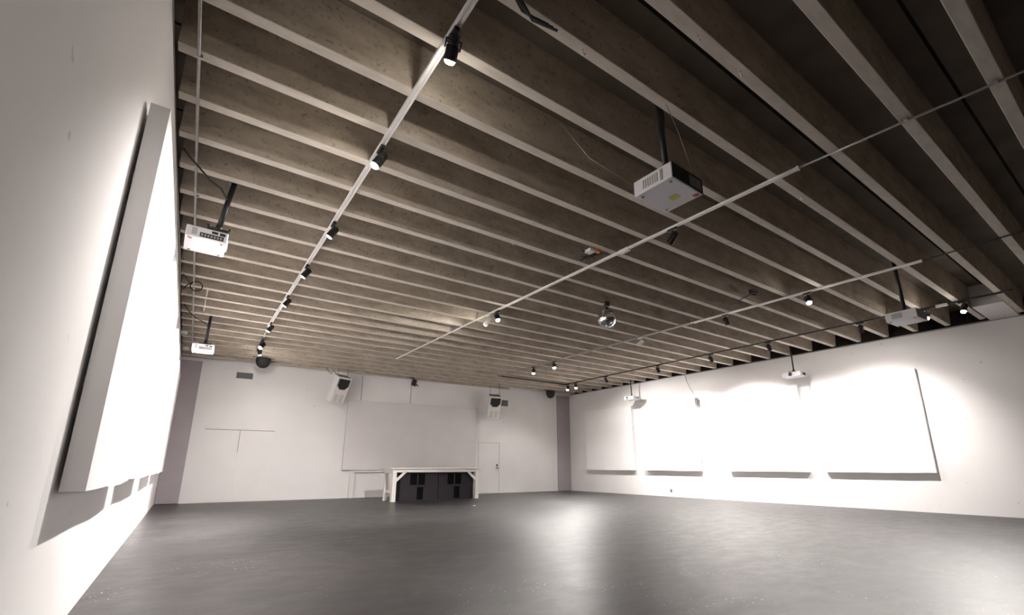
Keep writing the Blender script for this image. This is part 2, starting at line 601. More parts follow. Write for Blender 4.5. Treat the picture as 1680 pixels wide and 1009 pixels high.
# ================================================================= TRACKS AND CONDUITS
def track(p0, p1, material, label, w=.036, h=.030, twin=False, group=None, feed=None):
    p0, p1 = Vector(p0), Vector(p1)
    d = p1 - p0; L = d.length
    t = thing('lighting_track', label, 'lighting track', loc=p0, group=group)
    ang = math.atan2(d.y, d.x)
    t.rotation_euler = (0, 0, ang)
    bm = new()
    # C-shaped rail: two flanges with a slot between
    bx(bm, 0, L, -w / 2, -w / 2 + w * .3, -h, 0)
    bx(bm, 0, L, w / 2 - w * .3, w / 2, -h, 0)
    bx(bm, 0, L, -w / 2 + w * .3, w / 2 - w * .3, -h * .35, 0)
    obj('rail', bm, material, t)
    bm = new()
    bx(bm, -.02, 0, -w / 2 - .004, w / 2 + .004, -h - .003, .003)
    obj('end_cap', bm, 'white_metal' if material != 'black' else 'black', t)
    bm = new()
    bx(bm, L, L + .02, -w / 2 - .004, w / 2 + .004, -h - .003, .003)
    obj('end_cap', bm, 'white_metal' if material != 'black' else 'black', t)
    if feed is not None:
        bm = new(); bx(bm, feed - .09, feed + .09, -w * .8, w * .8, -h - .02, .002)
        obj('feed_box', bm, 'white_metal', t, bevel=.004)
    return t


ZT = ZC - .001
track((1.135, 1.2, ZT), (1.10, 11.3, ZT), 'white_metal', 'long white lighting track at the left running away from the camera', w=.05, h=.03)
track((1.10, 11.33, ZT), (1.17, 13.9, ZT), 'black', 'short black lighting track continuing the white one at the left')
track((4.80, 1.80, ZT), (4.66, 7.7, ZT), 'white_metal', 'white lighting track across the middle of the ceiling', w=.04, feed=2.35)
track((4.66, 7.73, ZT), (4.60, 12.8, ZT), 'white_metal', 'thin white track end running on towards the grey board', w=.025, h=.02)
track((8.70, 1.82, ZT), (8.60, 5.68, ZT), 'white_metal', 'white lighting track in front of the right wall, right of the mirror ball', w=.045)
track((8.58, 5.74, ZT), (8.47, 13.26, ZT), 'steel', 'grey lighting track behind the mirror ball', w=.03)
track((11.52, 1.3, ZT), (11.46, 13.3, ZT), 'black', 'long black lighting track beside the right wall', w=.034, feed=.95)
track((8.45, 13.33, ZT), (11.5, 13.36, ZT), 'black', 'black cross track in front of the far wall at the right')


def line_thing(name, label, cat, pts, r, material, group=None, clips=None):
    p0 = Vector(pts[0])
    bm = new()
    tube(bm, [Vector(p) - p0 for p in pts], r, 8)
    if clips is None:
        o = obj(name, bm, material, loc=p0)
        return tag(o, label, cat, group)
    t = thing(name, label, cat, loc=p0, group=group)
    obj('pipe', bm, material, t)
    for c in clips:
        q = Vector(c) - p0
        b2 = new(); bx(b2, q.x - .018, q.x + .018, q.y - .012, q.y + .012, q.z - .014, q.z + .012)
        obj('clip', b2, 'steel', t)
    return t


def jy(k):
    return JY0 + k * JS


line_thing('conduit', 'thin pale conduit running along the ceiling beside the left wall', 'conduit',
           [(-.37, 1.2, ZC - .014), (-.34, 5.7, ZC - .014), (-.30, 9.7, ZC - .014), (-.26, 14.6, ZC - .014)], .012, 'steel',
           clips=[(-.345, jy(0), ZC - .014), (-.32, jy(4), ZC - .014), (-.30, jy(10), ZC - .014)])
line_thing('conduit', 'thin dark conduit continuing the middle track over the near joists', 'conduit',
           [(4.80, 1.78, ZC - .014), (4.87, 1.0, ZC - .014), (4.97, .15, ZC - .014), (5.1, -.9, ZC - .014)], .011, 'steel',
           clips=[(4.85, jy(-5), ZC - .014), (4.93, jy(-6), ZC - .014)])
line_thing('conduit', 'thin dark conduit at the right continuing towards the camera side', 'conduit',
           [(8.70, 1.78, ZC - .014), (8.66, 1.0, ZC - .014), (8.62, .2, ZC - .014), (8.6, -.8, ZC - .014)], .010, 'cable',
           clips=[(8.67, jy(-5), ZC - .014)])
line_thing('conduit', 'dark pipe along the top edge of the right wall', 'conduit',
           [(xr(y) + .02, y, ZC + .015) for y in (-1, 2, 5, 8, 11, 14, 15.4)], .016, 'steel',
           clips=[(xr(y) + .02, y, ZC + .015) for y in (3, 6, 9)])
line_thing('conduit', 'grey pipe along the top edge of the left wall', 'conduit',
           [(XL + .004 + .01 * math.sin(i), -1 + i * 1.2, ZC + .016) for i in range(14)], .011, 'steel')
line_thing('cable', 'black cable sagging along the top edge of the left wall', 'cable',
           [(XL - .02 + .016 * math.sin(i * 2.1), -1 + i * .35, ZC + .060 + .015 * math.sin(i * 1.3)) for i in range(46)], .009, 'cable')


# ================================================================= TRACK LIGHTS
def track_light(x, y, aim, label, lit=True, energy=180, spot=75, body='black', group=None, zt=ZC - .033, drop=.10, blend=1.0, lens_r=.038, size=.014, spill=10, dome=True):
    """a spotlight: adapter clipped in the track, stem, yoke, cylindrical head with cooling ribs and lens"""
    t = thing('track_light', label, 'spotlight', loc=(x, y, zt), group=group)
    bm = new(); bx(bm, -.02, .02, -.07, .07, -.028, 0); obj('adapter', bm, body, t, bevel=.004)
    bm = new(); tube(bm, [(0, 0, -.028), (0, 0, -drop)], .009, 8)
    obj('stem', bm, body, t)
    piv = Vector((0, 0, -drop - .03))
    a = (Vector(aim) - Vector((x, y, zt)) - piv).normalized()
    q = a.to_track_quat('-Z', 'Y').to_matrix().to_4x4()
    mt = Matrix.Translation(piv) @ q
    # yoke
    bm = new()
    bx(bm, -.058, -.050, -.012, .012, -.01, .05, rot=mt)
    bx(bm, .050, .058, -.012, .012, -.01, .05, rot=mt)
    bx(bm, -.058, .058, -.012, .012, .045, .053, rot=mt)
    obj('yoke', bm, body, t)
    # head along local -z
    bm = new()
    prof = [(0, .085), (.032, .085), (.036, .078)]
    for i in range(4):
        z = .072 - i * .014
        prof += [(.036, z), (.045, z - .002), (.045, z - .007), (.036, z - .009)]
    prof += [(.046, .008), (.046, -.078), (.0465, -.083), (.041, -.083), (.039, -.070), (0, -.068)]
    lathe(bm, prof, 24, 0, mt)
    obj('head', bm, body, t)
    bm = new()
    if lit and dome:
        lathe(bm, [(lens_r + .0005, -.0715), (lens_r, -.086), (lens_r * .9, -.096), (lens_r * .6, -.105), (0, -.109)], 24, 0, mt)
    else:
        lathe(bm, [(lens_r + .002, -.0715), (lens_r, -.074), (lens_r * .6, -.0765), (0, -.077)], 24, 0, mt)
    obj('lens', bm, 'lens' if lit else 'glass', t)
    if lit:
        ld = bpy.data.lights.new('spot_beam', 'SPOT')
        ld.energy = energy * LAMP_GAIN
        ld.color = (1.0, .955, .915)
        ld.spot_size = math.radians(spot)
        ld.spot_blend = blend
        ld.shadow_soft_size = size
        lo = bpy.data.objects.new('spot_beam', ld)
        COL.objects.link(lo)
        lo.parent = t
        lo.location = piv + a * .118
        lo.rotation_euler = a.to_track_quat('-Z', 'Y').to_euler()
        l2 = bpy.data.lights.new('spot_spill', 'SPOT')
        l2.energy = spill * LAMP_GAIN
        l2.color = (1.0, .955, .92)
        l2.spot_size = math.radians(145)
        l2.spot_blend = .6
        l2.shadow_soft_size = .03
        o2 = bpy.data.objects.new('spot_spill', l2)
        COL.objects.link(o2)
        o2.parent = t
        o2.location = piv + a * .118
        o2.rotation_euler = lo.rotation_euler
    return t


G1 = 'spotlights on the left track'
TX = lambda y: 1.135 - .0035 * (y - 1.2)
LSP = [
    (2.45, (1.6, 5.5, 0.3), 'nearest lit spotlight on the left white track, at the top edge of the picture', 120, 80, 55),
    (3.97, (XL, 4.5, .85), 'lit spotlight on the left white track, second from the camera', 480, 110, 0),
    (5.74, (XL, 6.1, .85), 'lit spotlight on the left white track just above the first dark one', 980, 106, 45),
    (7.32, (XL, 7.6, 1.1), 'first spotlight turned to the left wall, nearest of the three dark-bodied ones', 250, 96, 80),
    (8.95, (XL, 9.2, 1.1), 'middle one of the three dark-bodied spotlights turned to the left wall', 1000, 96, 25),
    (10.95, (XL, 10.9, 1.1), 'dark spotlight hanging where the left white track turns black', 2100, 96, 5),
    (12.7, (XL, 11.6, 1.4), 'lit spotlight on the black track end above the far wall at the left', 300, 92, 5),
    (13.4, (2.2, 16.2, .9), 'farthest small lit spotlight on the black left track end', 60, 90, 45)]
for y, aim, lb, en, sp, spl in LSP:
    track_light(TX(y) if y < 11.3 else 1.13 + .0272 * (y - 11.3) * .8, y, aim, lb, True, en, sp, group=G1, spill=spl, dome=not ('dark' in lb))

G2 = 'spotlights on the middle track'
track_light(4.765, 3.34, (4.9, 8, 0.0), 'black spotlight on the middle track beside the big projector, not lit', False, group=G2)
track_light(4.67, 7.45, (4.2, 5.6, 0.0), 'brighter of the two lit spotlights side by side on the middle track', True, 276, 100, group=G2, spill=16)
track_light(4.66, 7.80, (3.2, 11.0, 0.2), 'dimmer left one of the two spotlights side by side on the middle track', True, 1300, 90, body='white_metal', group=G2, spill=145)

G3 = 'spotlights on the track behind the mirror ball'
track_light(8.655, 3.42, (6.8, 2.2, 0.0), 'lit spotlight on the white track right of the mirror ball', True, 518, 95, group=G3, spill=10)
track_light(8.62, 4.98, (9.5, 4.8, 2.0), 'black unlit spotlight on the white track right of the mirror ball', False, group=G3)
track_light(8.55, 7.15, (7.0, 12, 1.0), 'small white spotlight hanging just right of the mirror ball', False, body='white_metal', group=G3)
track_light(8.50, 10.38, (7.6, 9.0, 0.0), 'lit spotlight left of the mirror ball, right one of the bright pair', True, 1350, 95, group=G3, spill=90)
track_light(8.49, 11.38, (7.5, 10.6, 0.0), 'lit spotlight left of the mirror ball, left one of the bright pair', True, 350, 95, group=G3, spill=45)

G4 = 'spotlights on the black track beside the right wall'
RSP = [
    (1.95, (9.6, 2.6, 0), 'rightmost lit spotlight at the right edge, small and bright beside the white box', 938, 90, 81),
    (2.50, (9.0, 2.4, 0), 'very bright spotlight at the right below the grey projector', 770, 100, 27),
    (3.62, (xr(4.3), 4.3, .75), 'black spotlight seen from behind, nearest one turned to the right wall', 640, 100, 59),
    (5.60, (xr(6), 5.4, .75), 'black spotlight seen from behind, above and left of the nearer white wall projector', 260, 97, 14),
    (7.20, (xr(7), 7.2, .75), 'black spotlight seen from behind between the two white wall projectors, nearer one', 1150, 100, 7),
    (9.00, (xr(9), 9.2, .75), 'black spotlight seen from behind between the two white wall projectors, farther one', 1500, 96, 60),
    (11.2, (xr(11), 10.8, .75), 'black spotlight seen from behind beside the farther white wall projector', 171, 96, 150),
    (12.75, (10.2, 11.0, 0), 'right one of two small lit spotlights near the far right corner', 968, 85, 155),
    (13.20, (10.3, 13.0, 0), 'left one of two small lit spotlights near the far right corner', 1000, 85, 180)]
for y, aim, lb, en, sp, spl in RSP:
    track_light(11.52 - .005 * (y - 1.3), y, aim, lb, True, en, sp, group=G4, spill=spl, dome=not ('behind' in lb))


# ================================================================= PROJECTORS
def projector(loc, rotz, pole_top, label, size=(.46, .38, .13), lens_side='-x', dark=None, group=None, sticker=False, pole_xy=(0, 0), pole_r=.027, lensoff=-.10):
    """box centred in plan on loc, underside at loc.z"""
    w, dp, h = size
    t = thing('projector', label, 'projector', loc=loc, rot=(0, 0, rotz), group=group)
    bm = new(); bx(bm, -w / 2, w / 2, -dp / 2, dp / 2, 0, h)
    obj('body', bm, 'white_plastic', t, bevel=.010)
    # ceiling mount
    px, py = pole_xy
    inv = Matrix.Rotation(-rotz, 3, 'Z')
    top = inv @ (Vector(pole_top) - Vector(loc))
    bm = new(); tube(bm, [(px, py, h + .05), top], pole_r, 12); obj('pole', bm, 'black', t)
    bm = new(); bx(bm, px - .10, px + .10, py - .07, py + .07, h, h + .02); tube(bm, [(px, py, h + .02), (px, py, h + .08)], .032, 12)
    for sx in (-1, 1):
        bx(bm, px + sx * .095 - .008, px + sx * .095 + .008, py - .10, py + .10, h + .002, h + .03)
    obj('bracket', bm, 'black', t)
    bm = new(); bx(bm, top.x - .06, top.x + .06, top.y - .06, top.y + .06, top.z - .012, top.z)
    obj('ceiling_plate', bm, 'black', t)
    # feet
    for sx in (-1, 1):
        for sy in (-1, 1):
            bm = new(); lathe(bm, [(0, -.008), (.012, -.008), (.014, .002)], 10, 0, Matrix.Translation((sx * (w / 2 - .05), sy * (dp / 2 - .05), 0)))
            obj('foot', bm, 'grey_plastic', t)
    # lens
    bm = new()
    if lens_side == '-x':
        mt = Matrix.Translation((-w / 2, lensoff, h * .52)) @ Matrix.Rotation(math.radians(-90), 4, 'Y')
    elif lens_side == '+x':
        mt = Matrix.Translation((w / 2, lensoff, h * .52)) @ Matrix.Rotation(math.radians(90), 4, 'Y')
    else:
        mt = Matrix.Translation((lensoff, dp / 2, h * .52)) @ Matrix.Rotation(math.radians(-90), 4, 'X')
    r = h * .36
    lathe(bm, [(r * .2, -.02), (r, -.02), (r, .018), (r * .82, .020), (r * .76, .006), (0, .010)], 24, 0, mt)
    ln = obj('lens', bm, 'glass', t)
    bm = new(); lathe(bm, [(r * 1.0, -.004), (r * 1.18, -.004), (r * 1.18, .014), (r * 1.0, .014)], 24, 0, mt); obj('lens_ring', bm, 'grey_plastic', ln)
    return t


def vent_slots(t, side, a0, a1, z0, z1, n, off, name='vent', material='grey_plastic', vertical=True):
    bm = new()
    for i in range(n):
        if vertical:
            u0 = a0 + (a1 - a0) * (i + .15) / n; u1 = a0 + (a1 - a0) * (i + .75) / n; w0, w1 = z0, z1
        else:
            u0, u1 = a0, a1; w0 = z0 + (z1 - z0) * (i + .15) / n; w1 = z0 + (z1 - z0) * (i + .75) / n
        if side in 'xX':
            bx(bm, off - .002, off + .002, u0, u1, w0, w1)
        else:
            bx(bm, u0, u1, off - .002, off + .002, w0, w1)
    return obj(name, bm, material, t)


# A: big one over the middle
A = projector((3.085, 2.17, 3.255), math.radians(2), (3.09, 2.20, 4.46), 'large projector hanging on a black pole in the middle, yellow sticker underneath', size=(.44, .385, .145), lens_side='y')
vent_slots(A, 'x', -.06, .10, .03, .11, 7, -.2205)
vent_slots(A, 'x', .03 - .14, .06 - .14, .02, .12, 4, -.2205)
bm = new(); bx(bm, -.215, .215, -.1955, -.190, .006, .139); obj('rear_panel', bm, 'black_matt', A)
vent_slots(A, 'y', .02, .19, .02, .12, 8, -.1965, 'port_grille', 'grey_plastic', False)
bm = new(); bx(bm, .02, .085, -.06, .02, -.003, .0005); obj('yellow_sticker', bm, 'yellow', A)['label'] = 'yellow square sticker'
bm = new(); bx(bm, -.005, .012, -.02, .09, -.0025, .0005); obj('label_strip', bm, 'white_plastic', A)
bm = new(); bx(bm, .15, .195, -.175, -.13, -.003, .0005); obj('red_sticker', bm, 'red', A)['label'] = 'small red sticker'

bm = new(); bx(bm, -.045, .045, -.035, .035, .93, 1.0); bx(bm, -.075, -.045, -.02, .02, .94, .98); obj('joist_bracket', bm, 'black', A, bevel=.004)
bm = new(); tube(bm, [(.045, .02, 1.0), (.06, .02, .85), (.045, .015, .7), (.03, .01, .55)], .008, 6); obj('pole_cable', bm, 'cable', A)

# B: near the left wall
def rear_io(t, w, dp, h):
    y = -dp / 2
    bm = new(); bx(bm, -w * .17, w * .40, y - .003, y + .002, h * .12, h * .52); obj('connector_panel', bm, 'black_matt', t)
    bm = new()
    for i in range(7):
        x = -w * .14 + i * w * .075
        bx(bm, x, x + w * .045, y - .006, y - .002, h * .2, h * .42)
    obj('connector', bm, 'grey_plastic', t)
    bm = new(); bx(bm, w * .10, w * .25, y - .003, y + .002, h * .62, h * .84); bx(bm, w * .29, w * .43, y - .003, y + .002, h * .58, h * .84); obj('power_inlet', bm, 'black_matt', t)
    vent_slots(t, 'y', -w * .36, -w * .24, h * .2, h * .82, 4, y - .001)


B = projector((-.155, 5.79, 3.325), math.radians(2), (.012, 5.62, ZC + .05), 'white projector hanging close to the left wall, nearer of the two', size=(.375, .43, .125), lens_side='+x', pole_xy=(.09, -.17), lensoff=.05)
rear_io(B, .375, .43, .125)
bm = new(); bx(bm, -.165, -.145, -.19, -.165, -.002, .0005); obj('red_sticker', bm, 'red', B)
bm = new(); bx(bm, .0, .022, -.05, .03, -.003, .0005); obj('white_label', bm, 'white_metal', B)
Cp = projector((-.02, 11.48, 3.30), math.radians(-2), (.018, 11.33, ZC + .05), 'white projector hanging close to the left wall, farther one by the far corner', size=(.375, .43, .125), lens_side='+x', pole_xy=(.03, -.14), lensoff=.05)
rear_io(Cp, .375, .43, .125)
# D, E: in front of the right wall
D = projector((13.21, 5.86, 3.335), 0, (13.21, 5.86, ZD - .02), 'white projector before the right wall, nearer one, above the bright panels', pole_r=.018, size=(.36, .47, .125), lens_side='-x', lensoff=.02)
vent_slots(D, 'y', -.06, .12, .03, .10, 5, -.2365, material='black_matt')
E_ = projector((13.02, 11.46, 3.33), math.radians(4), (12.98, 11.46, ZD - .02), 'white projector on a pole before the right wall, farther one near the corner', pole_r=.018, size=(.40, .42, .125), lens_side='-x', lensoff=.06)
vent_slots(E_, 'y', -.02, .12, .03, .10, 5, -.2115)
F = projector((8.98, 2.20, 3.20), math.radians(-2), (8.98, 2.21, ZD - .05), 'grey-white projector on a black pole at the right, partly behind a bright spotlight', size=(.44, .40, .14), lens_side='y')
vent_slots(F, 'x', -.02, .12, .03, .11, 6, -.2205)
bm = new(); bx(bm, -.215, .215, -.2035, -.198, .006, .134); obj('rear_panel', bm, 'grey_plastic', F)

# ================================================================= MIRROR BALL
t = thing('mirror_ball', 'round mirror ball hanging from the ceiling in the middle', 'mirror ball', loc=(6.25, 6.0, 3.755))
bm = new()
R = .183
rows = 22
for i in range(rows):
    a0 = math.pi * i / rows; a1 = math.pi * (i + 1) / rows
    n = max(4, int(2 * math.pi * math.sin((a0 + a1) / 2) * R / (math.pi * R / rows)))
    for j in range(n):
        b0 = 2 * math.pi * (j + .03) / n; b1 = 2 * math.pi * (j + .97) / n
        c0, c1 = a0 + .004, a1 - .004
        P = lambda a, b, rr=R: Vector((rr * math.sin(a) * math.cos(b), rr * math.sin(a) * math.sin(b), rr * math.cos(a)))
        f = [P(c0, b0), P(c0, b1), P(c1, b1), P(c1, b0)]
        jit = Vector((random.uniform(-1, 1), random.uniform(-1, 1), random.uniform(-1, 1))) * .0007
        try:
            bm.faces.new([bm.verts.new(p + jit * (1 if q % 2 else -1)) for q, p in enumerate(f)])
        except Exception:
            pass
obj('mirror_tile', bm, 'chrome', t)
bm = new(); lathe(bm, [(0, R - .003)] + [((R - .003) * math.sin(math.pi * i / 16), (R - .003) * math.cos(math.pi * i / 16)) for i in range(1, 16)] + [(0, -R + .003)], 28)
obj('core', bm, 'grey_plastic', t)
bm = new(); lathe(bm, [(0, R + .04), (.03, R + .04), (.035, R - .005), (0, R - .006)], 16); tube(bm, [(0, 0, R + .03), (0, 0, ZC - 3.755 + .10)], .006, 8)
obj('hanger', bm, 'black', t)
bm = new(); bx(bm, -.05, .05, -.04, .04, .275 - .035, .275 + .06); obj('motor', bm, 'black', t, bevel=.005)


# ================================================================= HUNG SPEAKERS
def pa_speaker(x, y, z, yaw, label, s=1.0):
    """white cabinet tipped down, dark horn mouth above, two bass openings below, hung on two rods"""
    t = thing('hanging_speaker', label, 'speaker', loc=(x, y, z), rot=(0, 0, yaw), group='white speakers hanging at the far wall')
    tilt = Matrix.Rotation(math.radians(24), 4, 'X')
    w, h, dpt = .50 * s, .86 * s, .36 * s
    bm = new()
    # cabinet narrowing to the back
    hexa(bm, [tilt @ Vector(p) for p in [(-w / 2, -dpt / 2, -h / 2), (w / 2, -dpt / 2, -h / 2), (w * .36, dpt / 2, -h / 2), (-w * .36, dpt / 2, -h / 2),
                                        (-w / 2, -dpt / 2, h / 2), (w / 2, -dpt / 2, h / 2), (w * .36, dpt / 2, h / 2), (-w * .36, dpt / 2, h / 2)]])
    obj('cabinet', bm, 'white_metal', t, bevel=.012)
    # horn: hexagon-shaped mouth as a recessed dark funnel with a pale rim
    def hexpts(k, y, zc):
        a, b = w * .42 * k, h * .21 * k
        return [Vector((-a, y, zc + b)), Vector((a, y, zc + b)), Vector((a, y, zc - b * .35)), Vector((a * .45, y, zc - b)), Vector((-a * .45, y, zc - b)), Vector((-a, y, zc - b * .35))]
    zc = h * .24
    bm = new()
    r0 = [bm.verts.new(tilt @ p) for p in hexpts(1.0, -dpt / 2 - .012, zc)]
    r1 = [bm.verts.new(tilt @ p) for p in hexpts(.92, -dpt / 2 - .014, zc)]
    r2 = [bm.verts.new(tilt @ p) for p in hexpts(.45, -dpt / 2 - .003, zc + .02)]
    rb = [bm.verts.new(tilt @ p) for p in hexpts(1.0, -dpt / 2 + .002, zc)]
    for a, b, mi in ((rb, r0, 0), (r0, r1, 0), (r1, r2, 1)):
        for i in range(6):
            f = bm.faces.new((a[i], a[(i + 1) % 6], b[(i + 1) % 6], b[i])); f.material_index = mi
    f = bm.faces.new(r2); f.material_index = 1
    obj('horn', bm, ['grey_plastic', 'black_matt'], t)
    for sx in (-1, 1):
        bm = new()
        bx(bm, sx * w * .2 - w * .13, sx * w * .2 + w * .13, -dpt / 2 - .004, -dpt / 2 + .003, -h * .46, -h * .16, rot=tilt)
        obj('bass_port', bm, 'cream', t)
    bm = new()
    bx(bm, -.018, .018, -dpt / 2 - .014, -dpt / 2 + .003, -h * .47, -h * .14, rot=tilt)
    obj('port_divider', bm, 'white_metal', t)
    bm = new(); bx(bm, -w * .42, w * .42, -dpt / 2 + .02, dpt / 2 - .06, h / 2, h / 2 + .018, rot=tilt); obj('top_plate', bm, 'grey_plastic', t)
    for sx in (-1, 1):
        p = tilt @ Vector((sx * w * .36, 0, h / 2))
        bm = new(); tube(bm, [p, Vector((p.x, p.y, ZC - z + .05))], .006, 6)
        obj('hanging_rod', bm, 'black', t)
    return t


pa_speaker(3.72, 15.55, 3.42, math.radians(22), 'white speaker with dark horn hanging left of the grey board, turned inwards')
pa_speaker(9.45, 15.30, 3.24, math.radians(-12), 'white speaker with dark horn hanging right of the grey board')
line_thing('cable', 'black cables looping above the left hanging speaker', 'cable', [(3.25, 15.4, ZC + .02), (3.33, 15.35, 3.92), (3.42, 15.35, 3.84), (3.50, 15.42, 3.98), (3.62, 15.45, 3.86), (3.66, 15.5, 3.84)], .008, 'cable')


def dome(x, y, label, r=.19, h=.34, z=ZC):
    t = thing('dome_speaker', label, 'speaker', loc=(x, y, z))
    bm = new(); lathe(bm, [(0, 0), (r, 0), (r * 1.02, -.03), (r, -h * .45), (r * .8, -h * .75), (r * .45, -h * .95), (0, -h)], 28); obj('shell', bm, 'black_matt', t)
    bm = new(); bx(bm, -r * 1.5, r * 1.5, -.03, .03, -.001, .016); obj('mounting_bar', bm, 'black', t)
    bm = new(); lathe(bm, [(r * 1.021, -.05), (r * 1.05, -.055), (r * 1.05, -.075), (r * 1.021, -.08)], 28); obj('band', bm, 'black', t)
    return t


dome(1.46, 15.15, 'black rounded speaker under the ceiling, left, above the double door', .19, .29, ZC + .02)
dome(12.10, 15.05, 'black rounded speaker under the ceiling at the far right corner', .18, .30, ZC + .01)

# small black stage lamp high on the far wall
t = thing('stage_lamp', 'small black lamp with side knobs high on the far wall above the grey board', 'lamp', loc=(6.22, 15.45, ZC))
bm = new(); bx(bm, -.13, .02, -.03, .03, -.03, 0); bx(bm, -.02, .03, -.02, .02, -.10, -.03); obj('clamp', bm, 'black', t, bevel=.004)
bm = new(); lathe(bm, [(0, .11), (.075, .11), (.085, .05), (.085, -.09), (.07, -.10), (0, -.085)], 18, 0, Matrix.Translation((.03, 0, -.17)) @ Matrix.Rotation(math.radians(25), 4, 'X')); obj('housing', bm, 'black', t)
for dx, dz in ((.07, -.29), (.17, -.27)):
    bm = new(); tube(bm, [(dx - .05, 0, dz + .05), (dx, -.01, dz - .02)], .022, 8); obj('knob', bm, 'black', t)

# smoke detectors beside the left wall
for x, y, lb in ((-.44, 12.9, 'round white detector high beside the left wall, upper one'), (-.40, 14.7, 'small white detector high beside the left wall, lower one')):
    t = thing('smoke_detector', lb, 'detector', loc=(x, y, ZC - .0))
    bm = new(); lathe(bm, [(0, 0), (.075, 0), (.08, -.03), (.07, -.07), (.04, -.09), (0, -.092)], 20); obj('housing', bm, 'cream', t)
    bm = new(); lathe(bm, [(.055, -.081), (.06, -.084), (.045, -.092), (.043, -.088)], 20); obj('ring', bm, 'grey_plastic', t)


# ================================================================= TABLE AND SUBWOOFERS
TX0, TX1, TY0, TY1, TH = 4.99, 7.86, 13.53, 14.33, .95
t = thing('work_table', 'long white timber table standing before the grey board', 'table', loc=(TX0, TY0, 0))
L, Dp = TX1 - TX0, TY1 - TY0
bm = new(); bx(bm, -.07, L + .06, -.05, Dp + .05, TH - .035, TH); obj('tabletop', bm, 'table', t, bevel=.004)
bm = new(); bx(bm, 0, L, 0, .04, TH - .13, TH - .036); obj('apron', bm, 'table', t, bevel=.003)
bm = new(); bx(bm, 0, L, Dp - .04, Dp, TH - .13, TH - .036); obj('apron', bm, 'table', t, bevel=.003)
bm = new(); bx(bm, 0, .04, .041, Dp - .041, TH - .16, TH - .036); obj('apron', bm, 'table', t, bevel=.003)
bm = new(); bx(bm, L - .04, L, .041, Dp - .041, TH - .16, TH - .036); obj('apron', bm, 'table', t, bevel=.003)
for lx in (0, L - .12):
    for ly in (0.042, Dp - .15):
        bm = new(); bx(bm, lx, lx + .12, ly - .042 if ly < .1 else ly, ly + .10, 0, TH - .131 if ly < .1 or True else 0)
        obj('leg', bm, 'table', t, bevel=.004)
# diagonal braces in the front
for x0, x1 in ((.10, .42), (L - .10, L - .42)):
    bm = new()
    dx = x1 - x0; s = 1 if dx > 0 else -1
    th = .07
    P = [(x0, .012, TH - .42), (x0, .012, TH - .42 + th * 1.4), (x1 - s * th * 1.4, .012, TH - .131), (x1, .012, TH - .131)]
    if s < 0:
        pass
    vs = [bm.verts.new(p) for p in P] + [bm.verts.new((p[0], .05, p[2])) for p in P]
    for f in ((0, 1, 2, 3), (7, 6, 5, 4), (0, 4, 5, 1), (1, 5, 6, 2), (2, 6, 7, 3), (3, 7, 4, 0)):
        bm.faces.new([vs[i] for i in f])
    obj('brace', bm, 'table', t)
for lx in (.04, L - .08):
    bm = new(); bx(bm, lx, lx + .04, .10, Dp - .15, .24, .31); obj('side_rail', bm, 'table', t, bevel=.003)
# coil of white cable hung inside the left end
bm = new()
pts = []
for i in range(90):
    a = i * .62
    pts.append((.0 + .035 * math.cos(a) + 5.17, TY0 + .34 + .12 * math.sin(a), .40 + i * .0046))
p0 = Vector(pts[0])
tube(bm, [Vector(p) - p0 for p in pts], .011, 6)
tag(obj('cable_coil', bm, 'white_plastic', loc=p0), 'white coiled cable standing in the left end of the white table', 'cable')


def subwoofer(x, z, upper, label):
    w, h, d_ = 1.215, .415, .58
    t = thing('subwoofer', label, 'speaker', loc=(x, 13.64, z), group='black bass speakers under the white table')
    bm = new()
    # cabinet shell: top, bottom, sides, back and a front baffle broken by the openings
    if upper:
        holes = ((.30, .52), (.56, .78))
        hz0, hz1 = .035, .36
    else:
        holes = ((.53, .735),)
        hz0, hz1 = .03, .385
    bx(bm, 0, w, .03, d_, 0, h)
    f = 0.0
    edges = [0.0]
    for a, b in holes:
        edges += [a, b]
    edges.append(w)
    for i in range(0, len(edges), 2):
        bx(bm, edges[i], edges[i + 1], 0, .031, 0, h)
    for a, b in holes:
        bx(bm, a, b, 0, .031, 0, hz0); bx(bm, a, b, 0, .031, hz1, h)
    obj('cabinet', bm, 'sub', t)
    for a, b in holes:
        bm = new(); bx(bm, a + .001, b - .001, .022, .0295, hz0 + .001, hz1 - .001); obj('port', bm, 'port', t)
    for a in (.10, w - .13):
        bm = new(); bx(bm, a, a + .03, -.006, .002, h * .35, h * .65); obj('handle', bm, 'black_matt', t)
    return t


subwoofer(5.27, 0, False, 'black bass speaker under the table, lower left of four')
subwoofer(6.50, 0, False, 'black bass speaker under the table, lower right of four')
subwoofer(5.27, .416, True, 'black bass speaker under the table, upper left of four')
subwoofer(6.50, .416, True, 'black bass speaker under the table, upper right of four')

# ================================================================= CABLES, CHAINS, LOOSE ENDS
line_thing('cable', 'black cable drooping from the left wall to the nearer left projector pole', 'cable',
           [(-.45, 5.1, ZC - .02), (-.40, 5.15, ZC - .05), (-.30, 5.2, ZC - .12), (-.20, 5.3, ZC - .17), (-.10, 5.42, ZC - .16), (-.03, 5.56, ZC - .20)], .010, 'cable')
line_thing('cable', 'black cable drooping from the left wall to the farther left projector', 'cable',
           [(-.44, 10.6, ZC - .02), (-.38, 10.8, ZC - .06), (-.25, 11.0, ZC - .14), (-.10, 11.2, ZC - .16), (-.02, 11.3, ZC - .18)], .010, 'cable')
pts = [(-.45, 8.9, ZC - .01), (-.42, 8.95, ZC - .03), (-.34, 9.2, ZC - .06)]
for i in range(15):
    a = i / 14 * 2 * math.pi + 2.4
    pts.append((-.26 + .085 * math.cos(a), 9.15, ZC - .09 + .085 * math.sin(a)))
pts += [(-.40, 9.18, ZC - .10), (-.43, 9.2, ZC - .16)]
line_thing('cable', 'loop of black cable hanging beside the left wall above the detectors', 'cable', pts, .009, 'cable')


